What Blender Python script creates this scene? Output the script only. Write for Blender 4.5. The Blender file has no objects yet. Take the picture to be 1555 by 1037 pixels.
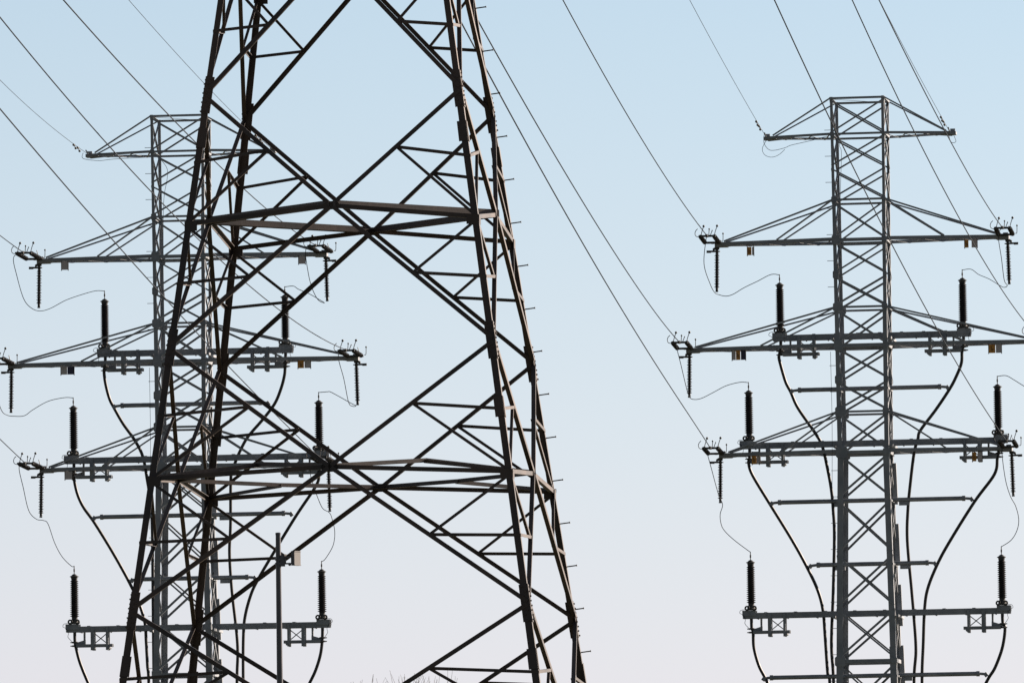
import bpy, math, random
from mathutils import Vector, Matrix, Euler

# ------------------------------------------------------------------ camera, sky, sun, exposure
SC = bpy.context.scene
COL = SC.collection
EYE = 1.7
PITCH, ROLL = 0.077486, 0.014305
cam_data = bpy.data.cameras.new('camera')
cam_data.sensor_fit = 'HORIZONTAL'
cam_data.sensor_width = 36.0
cam_data.lens = 12598.0 * 36.0 / 1555.0          # a 290 mm telephoto
cam_data.clip_start = 0.5
cam_data.clip_end = 9000.0
cam = bpy.data.objects.new('camera', cam_data)
COL.objects.link(cam)
cam.matrix_world = (Matrix.Translation((0, 0, EYE)) @ Matrix.Rotation(math.pi / 2 + PITCH, 4, 'X')
                    @ Matrix.Rotation(-ROLL, 4, 'Z'))
SC.camera = cam

SUN_AZ, SUN_EL = math.radians(55), math.radians(22)   # azimuth clockwise from +Y (the view direction)
world = bpy.data.worlds.new('World')
SC.world = world
world.use_nodes = True
wn = world.node_tree
wn.nodes.clear()
w_out = wn.nodes.new('ShaderNodeOutputWorld')
w_bg = wn.nodes.new('ShaderNodeBackground')
w_sky = wn.nodes.new('ShaderNodeTexSky')
w_sky.sky_type = 'NISHITA'
w_sky.sun_disc = False
w_sky.sun_elevation = SUN_EL
w_sky.sun_rotation = SUN_AZ
w_sky.altitude = 50
w_sky.air_density = 1.0
w_sky.dust_density = 0.3
w_sky.ozone_density = 4.0
SKY = 0.14
w_bg.inputs['Strength'].default_value = 0.92 * SKY / 2.46
# thin winter haze veiling the sky, thicker towards the horizon
w_mix = wn.nodes.new('ShaderNodeMix')
w_mix.data_type = 'RGBA'
w_hz = wn.nodes.new('ShaderNodeMix')
w_hz.data_type = 'RGBA'
w_hz.inputs['A'].default_value = (1.00 / SKY, 0.97 / SKY, 0.88 / SKY, 1)
w_hz.inputs['B'].default_value = (0.97 / SKY, 0.825 / SKY, 1.03 / SKY, 1)
wn.links.new(w_hz.outputs['Result'], w_mix.inputs['B'])
w_tc = wn.nodes.new('ShaderNodeTexCoord')
w_xyz = wn.nodes.new('ShaderNodeSeparateXYZ')
w_rng = wn.nodes.new('ShaderNodeMapRange')
w_rng.inputs['From Min'].default_value = 0.03
w_rng.inputs['From Max'].default_value = 0.13
w_rng.inputs['To Min'].default_value = 0.54
w_rng.inputs['To Max'].default_value = 0.27
wn.links.new(w_tc.outputs['Generated'], w_xyz.inputs[0])
wn.links.new(w_xyz.outputs['Z'], w_rng.inputs['Value'])
wn.links.new(w_rng.outputs[0], w_mix.inputs['Factor'])
w_r2 = wn.nodes.new('ShaderNodeMapRange')
w_r2.inputs['From Min'].default_value = 0.03
w_r2.inputs['From Max'].default_value = 0.13
w_r2.inputs['To Min'].default_value = 1.0
w_r2.inputs['To Max'].default_value = 0.0
wn.links.new(w_xyz.outputs['Z'], w_r2.inputs['Value'])
wn.links.new(w_r2.outputs[0], w_hz.inputs['Factor'])
wn.links.new(w_sky.outputs[0], w_mix.inputs['A'])
# forward scattering: the hazy sky is brightest on the sun's side and dimmer behind the camera; it also darkens overhead
w_dot = wn.nodes.new('ShaderNodeVectorMath')
w_dot.operation = 'DOT_PRODUCT'
wn.links.new(w_tc.outputs['Generated'], w_dot.inputs[0])
w_dot.inputs[1].default_value = (math.sin(SUN_AZ - 0.38), math.cos(SUN_AZ - 0.38), 0.0)
w_r3 = wn.nodes.new('ShaderNodeMapRange')
w_r3.interpolation_type = 'SMOOTHSTEP'
w_r3.inputs['From Min'].default_value = -0.9
w_r3.inputs['From Max'].default_value = 0.75
w_r3.inputs['To Min'].default_value = 0.34
w_r3.inputs['To Max'].default_value = 1.0
wn.links.new(w_dot.outputs['Value'], w_r3.inputs['Value'])
w_r4 = wn.nodes.new('ShaderNodeMapRange')
w_r4.inputs['From Min'].default_value = 0.15
w_r4.inputs['From Max'].default_value = 0.7
w_r4.inputs['To Min'].default_value = 1.0
w_r4.inputs['To Max'].default_value = 0.55
wn.links.new(w_xyz.outputs['Z'], w_r4.inputs['Value'])
w_mul = wn.nodes.new('ShaderNodeMath')
w_mul.operation = 'MULTIPLY'
wn.links.new(w_r3.outputs[0], w_mul.inputs[0])
wn.links.new(w_r4.outputs[0], w_mul.inputs[1])
w_sc = wn.nodes.new('ShaderNodeVectorMath')
w_sc.operation = 'SCALE'
wn.links.new(w_mix.outputs['Result'], w_sc.inputs[0])
wn.links.new(w_mul.outputs[0], w_sc.inputs['Scale'])
wn.links.new(w_sc.outputs[0], w_bg.inputs[0])
wn.links.new(w_bg.outputs[0], w_out.inputs[0])

sun_data = bpy.data.lights.new('sun', 'SUN')
sun_data.energy = 5.0
sun_data.angle = math.radians(0.5)
sun_data.color = (1.0, 0.83, 0.68)
sun = bpy.data.objects.new('sun', sun_data)
COL.objects.link(sun)
sun_dir = Vector((math.sin(SUN_AZ) * math.cos(SUN_EL), math.cos(SUN_AZ) * math.cos(SUN_EL), math.sin(SUN_EL)))
sun.rotation_euler = sun_dir.to_track_quat('Z', 'Y').to_euler()
sun.location = (60, 60, 80)

SC.view_settings.view_transform = 'Standard'
SC.view_settings.look = 'None'
SC.view_settings.gamma = 1.0
SC.view_settings.use_curve_mapping = False
SC.view_settings.exposure = 1.3            # exposed for a backlit scene
SC.cycles.max_bounces = 6

RNG = random.Random(7)

# ------------------------------------------------------------------ measured shapes (metres, pylon-local x and world height)
JUMPERS = {
  'L_L2L': [(-6.02, 28.75), (-6.02, 28.50), (-5.98, 27.85), (-5.80, 27.04), (-5.55, 26.72), (-5.26, 26.64), (-4.89, 26.73), (-4.33, 27.01), (-3.71, 27.21), (-3.23, 27.27), (-2.91, 27.27)],
  'L_L3L': [(-7.09, 24.85), (-7.02, 24.07), (-6.80, 23.51), (-6.66, 22.97), (-6.51, 22.83), (-6.30, 22.80), (-5.91, 22.81), (-5.59, 23.02), (-5.02, 23.32), (-4.53, 23.43), (-4.14, 23.45)],
  'L_L4L': [(-5.90, 21.14), (-5.89, 20.83), (-5.82, 20.10), (-5.70, 19.31), (-5.48, 19.01), (-5.24, 18.96), (-5.07, 18.83), (-4.83, 18.13), (-4.56, 17.62), (-4.23, 17.28), (-4.09, 17.13)],
  'L_L2R': [(4.74, 28.70), (4.75, 28.54), (4.76, 27.74), (4.85, 27.18), (5.02, 26.79), (5.23, 26.69), (5.03, 26.82), (4.66, 27.04), (4.28, 27.21), (3.91, 27.28), (3.74, 27.28)],
  'L_L3R': [(5.88, 24.75), (5.89, 24.63), (6.02, 23.83), (6.13, 23.01), (6.24, 22.88), (6.34, 22.91), (6.18, 22.99), (5.77, 23.23), (5.41, 23.43), (5.17, 23.47), (4.96, 23.47)],
  'L_L4R': [(4.80, 21.06), (4.82, 20.44), (4.87, 19.95), (4.96, 19.54), (5.09, 19.18), (5.31, 19.03), (5.41, 18.79), (5.50, 18.33), (5.43, 17.83), (5.14, 17.35), (5.03, 17.14)],
  'R_L2L': [(-5.68, 28.69), (-5.62, 27.68), (-5.46, 26.96), (-5.35, 26.69), (-5.25, 26.64), (-5.01, 26.59), (-4.74, 26.65), (-4.33, 26.88), (-3.84, 27.10), (-3.41, 27.24), (-3.10, 27.25)],
  'R_L3L': [(-6.70, 24.90), (-6.68, 24.75), (-6.58, 24.06), (-6.44, 23.23), (-6.40, 22.99), (-6.30, 22.87), (-5.99, 22.88), (-5.53, 23.09), (-5.06, 23.32), (-4.68, 23.39), (-4.29, 23.39)],
  'R_L4L': [(-5.65, 21.20), (-5.63, 20.90), (-5.52, 20.20), (-5.35, 19.37), (-5.24, 19.01), (-5.34, 18.67), (-5.32, 18.34), (-5.20, 18.07), (-4.84, 17.71), (-4.30, 17.24)],
  'R_L2R': [(5.06, 28.66), (5.08, 28.42), (5.14, 27.61), (5.19, 26.87), (5.27, 26.70), (5.14, 26.64), (4.96, 26.73), (4.60, 26.96), (4.23, 27.13), (3.91, 27.22), (3.59, 27.24)],
  'R_L3R': [(6.09, 24.76), (6.10, 24.38), (6.16, 23.66), (6.24, 22.94), (6.31, 22.80), (6.15, 22.87), (5.79, 23.05), (5.45, 23.27), (5.18, 23.38), (4.78, 23.39)],
  'R_L4R': [(5.04, 21.06), (5.06, 20.65), (5.11, 19.68), (5.24, 19.08), (5.41, 18.71), (5.51, 18.24), (5.44, 17.84), (5.22, 17.49), (4.89, 17.14)],
}
CABLES = {
  'R_1L': [(-3.10, 24.85), (-3.10, 24.35), (-3.05, 24.06), (-2.87, 23.41), (-2.69, 23.04), (-2.43, 22.44), (-1.80, 21.49), (-1.57, 21.03), (-1.39, 20.19), (-1.27, 19.44), (-1.22, 18.77), (-1.19, 17.79), (-1.27, 15.72), (-1.35, 14.29), (-1.36, 13.57), (-1.31, 12.45)],
  'R_2L': [(-4.28, 21.04), (-4.27, 20.49), (-4.13, 20.04), (-3.55, 19.04), (-2.73, 17.66), (-2.19, 16.64), (-1.82, 15.80), (-1.65, 15.08), (-1.59, 14.15), (-1.52, 12.84), (-1.45, 12.45)],
  'R_3L': [(-4.22, 14.82), (-4.21, 14.35), (-4.19, 13.80), (-4.02, 13.15), (-3.77, 12.64), (-3.47, 11.99)],
  'R_1R': [(3.60, 24.80), (3.57, 24.37), (3.54, 23.94), (3.34, 23.45), (3.09, 23.00), (2.58, 22.27), (2.01, 21.54), (1.91, 21.23), (1.76, 20.71), (1.60, 19.57), (1.50, 18.66), (1.46, 17.57), (1.58, 15.82), (1.65, 14.77), (1.70, 13.58), (1.61, 12.40)],
  'R_2R': [(4.82, 20.95), (4.78, 20.47), (4.66, 19.88), (3.93, 18.92), (3.02, 17.53), (2.54, 16.69), (2.17, 15.81), (2.04, 15.05), (1.97, 13.82), (1.90, 12.39)],
  'R_3R': [(4.92, 14.83), (4.94, 14.30), (4.83, 13.62), (4.56, 12.92), (4.31, 12.53), (3.99, 11.95)],
  'L_1L': [(-2.96, 24.87), (-2.94, 24.39), (-2.89, 23.93), (-2.75, 23.37), (-2.57, 23.00), (-2.25, 22.43), (-1.83, 21.82), (-1.54, 21.22), (-1.38, 20.33), (-1.26, 19.48), (-1.22, 18.64)],
  'L_2L': [(-4.10, 20.96), (-4.09, 20.45), (-3.97, 19.90), (-3.75, 19.41), (-3.36, 18.85), (-2.81, 17.95), (-2.38, 17.19), (-2.05, 16.56), (-1.75, 15.90), (-1.53, 15.15), (-1.49, 14.50), (-1.45, 13.59), (-1.41, 12.94)],
  'L_3L': [(-4.09, 14.84), (-4.07, 14.24), (-3.93, 13.71), (-3.64, 12.98), (-3.36, 12.38)],
  'L_1R': [(3.75, 24.79), (3.75, 24.38), (3.72, 24.07), (3.59, 23.60), (3.35, 23.05), (2.92, 22.50), (2.35, 21.86), (2.06, 21.36), (1.86, 20.91), (1.71, 20.50), (1.67, 18.67), (1.62, 17.62), (1.69, 16.29), (1.84, 14.80), (1.88, 13.98), (1.84, 12.88)],
  'L_2R': [(4.97, 20.91), (4.94, 20.48), (4.85, 20.05), (4.10, 18.96), (3.33, 17.75), (2.68, 16.69), (2.39, 16.10), (2.16, 15.28), (2.09, 14.44), (2.07, 12.88)],
  'L_3R': [(5.04, 14.91), (5.01, 14.48), (4.93, 13.93), (4.74, 13.32), (4.50, 12.83), (4.21, 12.24)],
}
WIRES = {
  'R_L2L': ((7.11, 299.81, 28.67), -0.0730, -0.0207, 0.0002),
  'R_L3L': ((5.89, 299.99, 24.92), -0.0590, -0.0219, 0.0001),
  'R_L4L': ((7.04, 299.82, 21.30), -0.0603, -0.0139, 0.0001),
  'R_L2R': ((17.68, 298.27, 28.65), -0.0924, -0.0335, 0.0001),
  'R_L3R': ((18.72, 298.12, 24.78), -0.1132, -0.0047, 0.0003),
  'R_L4R': ((17.61, 298.28, 21.19), -0.1051, 0.0051, 0.0002),
  'R_EL': ((9.29, 299.49, 32.31), -0.0742, -0.0265, 0.0001),
  'R_ER': ((15.91, 298.53, 32.33), -0.0916, -0.0331, 0.0001),
  'L_L2L': ((-17.99, 302.05, 28.66), -0.0116, -0.0300, 0.0001),
  'L_L3L': ((-19.02, 302.17, 24.84), 0.0094, -0.0300, 0.0002),
  'L_L4L': ((-17.82, 302.03, 21.10), 0.0150, -0.0300, 0.0002),
  'L_L2R': ((-7.27, 300.87, 28.64), -0.0243, -0.0513, 0.0001),
  'L_L3R': ((-6.12, 300.74, 24.60), -0.0578, -0.0280, 0.0003),
  'L_L4R': ((-7.10, 300.85, 21.04), -0.0426, -0.0013, 0.0001),
  'L_EL': ((-15.44, 301.77, 32.27), -0.0150, -0.0567, 0.0003),
  'L_ER': ((-8.84, 301.04, 32.20), -0.0415, -0.0278, 0.0001),
}
EARTH_LOOPS = {
  'R_EL': [[(-3.49, 32.44), (-3.50, 32.12), (-3.33, 31.88), (-3.10, 31.85), (-2.73, 31.93), (-2.49, 32.02), (-1.79, 32.16), (-1.14, 32.32)], [(-3.37, 32.26), (-3.55, 31.93), (-3.48, 31.69), (-3.24, 31.59), (-2.97, 31.66), (-2.73, 31.86)]],
  'R_ER': [[(3.22, 32.29), (3.33, 31.96), (3.50, 31.98), (3.41, 32.24)]],
  'L_EL': [[(-3.61, 32.40), (-3.61, 32.19), (-3.04, 32.10), (-2.48, 32.14), (-1.29, 32.18)]],
}
SIGNS = {
  'R': [
    ('L2L', 28.03, 28.36, [('orange', -4.16, -4.00), ('grey', -3.99, -3.92)]),
    ('L2R', 28.09, 28.41, [('orange', 3.76, 3.91), ('grey', 4.01, 4.22)]),
    ('L3L', 24.23, 24.61, [('grey', -4.78, -4.64), ('orange', -4.64, -4.47), ('navy', -4.46, -4.28)]),
    ('L3R', 24.25, 24.59, [('orange', 4.56, 4.81), ('grey', 4.82, 5.03)]),
    ('L4L', 20.43, 20.80, [('orange', -4.11, -3.95), ('grey', -3.94, -3.85)]),
    ('L4R', 20.35, 20.71, [('orange', 3.90, 4.05), ('grey', 4.09, 4.26)]),
  ],
  'L': [
    ('L2L', 28.10, 28.42, [('grey', -4.43, -4.18)]),
    ('L2R', 28.11, 28.40, [('grey', 4.33, 4.58)]),
    ('L3L', 24.26, 24.57, [('grey', -4.49, -4.25), ('navy', -4.25, -4.00)]),
    ('L3R', 24.30, 24.61, [('orange', 4.26, 4.49), ('grey', 4.50, 4.73)]),
    ('L4L', 20.42, 20.73, [('grey', -4.38, -4.11)]),
  ],
}

# ------------------------------------------------------------------ helpers
def V(*a): return Vector(a)

class MB:
    """collects geometry and links it as ONE mesh object"""
    def __init__(self): self.v = []; self.f = []; self.sm = []
    def add(self, verts, faces, smooth=False):
        o = len(self.v)
        self.v += [tuple(p) for p in verts]
        self.f += [tuple(i + o for i in f) for f in faces]
        self.sm += [smooth] * len(faces)
    def box(self, c, s, rot=None):
        c = Vector(c); h = Vector(s) / 2
        P = [Vector((x * h.x, y * h.y, z * h.z)) for x in (-1, 1) for y in (-1, 1) for z in (-1, 1)]
        if rot is not None: P = [rot @ p for p in P]
        self.add([c + p for p in P], [(0, 1, 3, 2), (4, 6, 7, 5), (0, 4, 5, 1), (2, 3, 7, 6), (0, 2, 6, 4), (1, 5, 7, 3)])
        return self
    def prism(self, p, q, s, n, poly):
        """extrude a 2D outline (in s, n directions) from p to q"""
        p, q = Vector(p), Vector(q); k = len(poly)
        A = [p + s * a + n * b for a, b in poly]; B = [q + s * a + n * b for a, b in poly]
        self.add(A + B, [tuple(range(k))[::-1], tuple(range(k, 2 * k))] + [(i, (i + 1) % k, k + (i + 1) % k, k + i) for i in range(k)])
        return self
    def angle(self, p, q, w, t, n, off=0.0, flip=1, ext=0.0):
        """rolled steel angle: one flange in the plane with normal n, the other turned inward"""
        p, q, n = Vector(p), Vector(q), Vector(n).normalized()
        a = (q - p).normalized(); p = p - a * ext; q = q + a * ext
        s = a.cross(n).normalized() * flip; n = s.cross(a).normalized() * flip
        poly = [(-w / 2, off), (w / 2, off), (w / 2, off - t), (-w / 2 + t, off - t), (-w / 2 + t, off - w), (-w / 2, off - w)]
        return self.prism(p, q, s, n, poly)
    def flat(self, p, q, w, t, n, off=0.0):
        p, q, n = Vector(p), Vector(q), Vector(n).normalized()
        a = (q - p).normalized(); s = a.cross(n).normalized(); n = s.cross(a).normalized()
        return self.prism(p, q, s, n, [(-w / 2, off), (w / 2, off), (w / 2, off - t), (-w / 2, off - t)])
    def tube(self, pts, r, k=8, smooth=True, r2=None):
        pts = [Vector(p) for p in pts]; n = len(pts); rings = []
        up = None
        for i, p in enumerate(pts):
            t = (pts[min(i + 1, n - 1)] - pts[max(i - 1, 0)]).normalized()
            if up is None:
                up = Vector((0, 0, 1)) if abs(t.z) < 0.9 else Vector((0, 1, 0))
            u = t.cross(up).normalized(); up = u.cross(t).normalized()
            rr = r if r2 is None else r + (r2 - r) * i / (n - 1)
            rings.append([p + (u * math.cos(2 * math.pi * j / k) + up * math.sin(2 * math.pi * j / k)) * rr for j in range(k)])
        verts = [v for rg in rings for v in rg]
        faces = [(i * k + j, i * k + (j + 1) % k, (i + 1) * k + (j + 1) % k, (i + 1) * k + j) for i in range(n - 1) for j in range(k)]
        self.add(verts, faces, smooth)
        self.add(rings[0], [tuple(range(k))[::-1]]); self.add(rings[-1], [tuple(range(k))])
        return self
    def lathe(self, prof, k=16, c=(0, 0, 0), rot=None, smooth=False):
        """profile of (radius, height) about z"""
        c = Vector(c); verts = []; n = len(prof)
        for r, z in prof:
            for j in range(k):
                p = Vector((r * math.cos(2 * math.pi * j / k), r * math.sin(2 * math.pi * j / k), z))
                verts.append(c + (rot @ p if rot is not None else p))
        self.add(verts, [(i * k + j, i * k + (j + 1) % k, (i + 1) * k + (j + 1) % k, (i + 1) * k + j) for i in range(n - 1) for j in range(k)], smooth)
        self.add(verts[:k], [tuple(range(k))[::-1]]); self.add(verts[-k:], [tuple(range(k))])
        return self
    def ball(self, c, r, k=10):
        return self.lathe([(r * math.sin(math.pi * i / 6) if 0 < i < 6 else r * 0.02, -r * math.cos(math.pi * i / 6)) for i in range(7)], k, c, None, True)
    def build(self, name, mat, parent=None):
        me = bpy.data.meshes.new(name)
        me.from_pydata(self.v, [], self.f)
        me.polygons.foreach_set('use_smooth', self.sm)
        me.materials.append(mat)
        me.update()
        o = bpy.data.objects.new(name, me)
        COL.objects.link(o)
        if parent is not None: o.parent = parent
        return o

def tag(o, label=None, cat=None, group=None, kind=None):
    if label: o['label'] = label
    if cat: o['category'] = cat
    if group: o['group'] = group
    if kind: o['kind'] = kind
    return o

def empty(name, loc=(0, 0, 0), rz=0.0):
    o = bpy.data.objects.new(name, None)
    COL.objects.link(o)
    o.location = loc; o.rotation_euler = (0, 0, rz); o.empty_display_size = 0.5
    return o

def copy_tree(o, parent=None):
    c = o.copy(); COL.objects.link(c); c.parent = parent
    for ch in list(o.children): copy_tree(ch, c)
    return c

def spline(pts, sub=6):
    """Catmull-Rom through the points"""
    P = [Vector(p) for p in pts]; out = []
    for i in range(len(P) - 1):
        p0, p1, p2, p3 = P[max(i - 1, 0)], P[i], P[i + 1], P[min(i + 2, len(P) - 1)]
        for j in range(sub):
            t = j / sub
            out.append(0.5 * ((2 * p1) + (p2 - p0) * t + (2 * p0 - 5 * p1 + 4 * p2 - p3) * t * t + (3 * p1 - p0 - 3 * p2 + p3) * t ** 3))
    out.append(P[-1])
    return out

# ------------------------------------------------------------------ materials
def material(name, base, rough=0.5, metal=0.0, var=None, scale=3.0, bump=0.0, stretch=(1, 1, 1), spec=0.5):
    m = bpy.data.materials.new(name); m.use_nodes = True
    nt = m.node_tree; b = nt.nodes['Principled BSDF']
    b.inputs['Roughness'].default_value = rough
    b.inputs['Metallic'].default_value = metal
    b.inputs['Specular IOR Level'].default_value = spec
    tc = nt.nodes.new('ShaderNodeTexCoord'); mp = nt.nodes.new('ShaderNodeMapping')
    mp.inputs['Scale'].default_value = stretch
    nt.links.new(tc.outputs['Object'], mp.inputs[0])
    nz = nt.nodes.new('ShaderNodeTexNoise'); nz.inputs['Scale'].default_value = scale; nz.inputs['Detail'].default_value = 5
    nt.links.new(mp.outputs[0], nz.inputs['Vector'])
    rp = nt.nodes.new('ShaderNodeValToRGB')
    rp.color_ramp.elements[0].position = 0.35; rp.color_ramp.elements[1].position = 0.68
    rp.color_ramp.elements[0].color = (*base, 1); rp.color_ramp.elements[1].color = (*(var or base), 1)
    nt.links.new(nz.outputs['Fac'], rp.inputs[0]); nt.links.new(rp.outputs[0], b.inputs['Base Color'])
    mr = nt.nodes.new('ShaderNodeMapRange')
    mr.inputs['To Min'].default_value = max(rough - 0.1, 0.05); mr.inputs['To Max'].default_value = min(rough + 0.12, 1)
    nt.links.new(nz.outputs['Fac'], mr.inputs['Value']); nt.links.new(mr.outputs[0], b.inputs['Roughness'])
    if bump:
        n2 = nt.nodes.new('ShaderNodeTexNoise'); n2.inputs['Scale'].default_value = scale * 9
        nt.links.new(mp.outputs[0], n2.inputs['Vector'])
        bp = nt.nodes.new('ShaderNodeBump'); bp.inputs['Strength'].default_value = bump; bp.inputs['Distance'].default_value = 0.01
        nt.links.new(n2.outputs['Fac'], bp.inputs['Height']); nt.links.new(bp.outputs[0], b.inputs['Normal'])
    return m

M_BROWN = material('brown painted steel', (0.027, 0.020, 0.019), 0.5, 0, (0.080, 0.053, 0.043), 1.3, 0.06, (1, 1, 0.35))
M_GALV = material('weathered galvanised steel', (0.175, 0.197, 0.228), 0.5, 0.0, (0.26, 0.28, 0.31), 2.0, 0.2)
M_POLY = material('black polymer', (0.014, 0.013, 0.016), 0.45, 0, (0.022, 0.020, 0.022), 5, spec=0.25)
M_CABLE = material('black cable sheath', (0.012, 0.012, 0.014), 0.5, 0, (0.020, 0.020, 0.022), 4)
M_WIRE = material('dull aluminium conductor', (0.022, 0.030, 0.044), 0.6, 0.0, (0.035, 0.045, 0.06), 6, spec=0.08)
M_FIT = material('dark forged fittings', (0.035, 0.036, 0.038), 0.5, 0.3, (0.07, 0.07, 0.07), 8)
M_ORANGE = material('orange enamel', (0.55, 0.26, 0.035), 0.45, 0, (0.45, 0.20, 0.03), 6)
M_GREY = material('grey enamel', (0.50, 0.46, 0.47), 0.5, 0, (0.42, 0.39, 0.40), 6)
M_NAVY = material('navy enamel', (0.02, 0.02, 0.055), 0.45, 0, (0.025, 0.025, 0.07), 6)
M_MARK = material('brown lettering', (0.10, 0.05, 0.02), 0.5)
M_POLE = material('dark grey pole paint', (0.07, 0.07, 0.085), 0.4, 0.2, (0.10, 0.10, 0.115), 3)
M_HOUSE = material('grey lamp housing', (0.075, 0.069, 0.073), 0.5, 0, (0.055, 0.052, 0.055), 9)
M_BARK = material('bare winter bark', (0.16, 0.148, 0.14), 0.9, 0, (0.22, 0.205, 0.19), 2)
M_GRASS = material('winter grass', (0.045, 0.055, 0.022), 0.95, 0, (0.08, 0.072, 0.04), 0.15, 0.3)

# ------------------------------------------------------------------ ground
g = MB()
N = 24; S = 3500.0
gv = [(-S + 2 * S * i / N, -S + 2 * S * j / N, 0.0) for i in range(N + 1) for j in range(N + 1)]
g.add(gv, [(i * (N + 1) + j, (i + 1) * (N + 1) + j, (i + 1) * (N + 1) + j + 1, i * (N + 1) + j + 1) for i in range(N) for j in range(N)])
tag(g.build('ground', M_GRASS), 'flat winter grass ground below the pylons', 'ground', None, 'structure')

# ------------------------------------------------------------------ the near brown pylon
FACES = [((-1, -1), (1, -1), (0, -1)), ((-1, 1), (1, 1), (0, 1)), ((-1, -1), (-1, 1), (-1, 0)), ((1, -1), (1, 1), (1, 0))]

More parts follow.
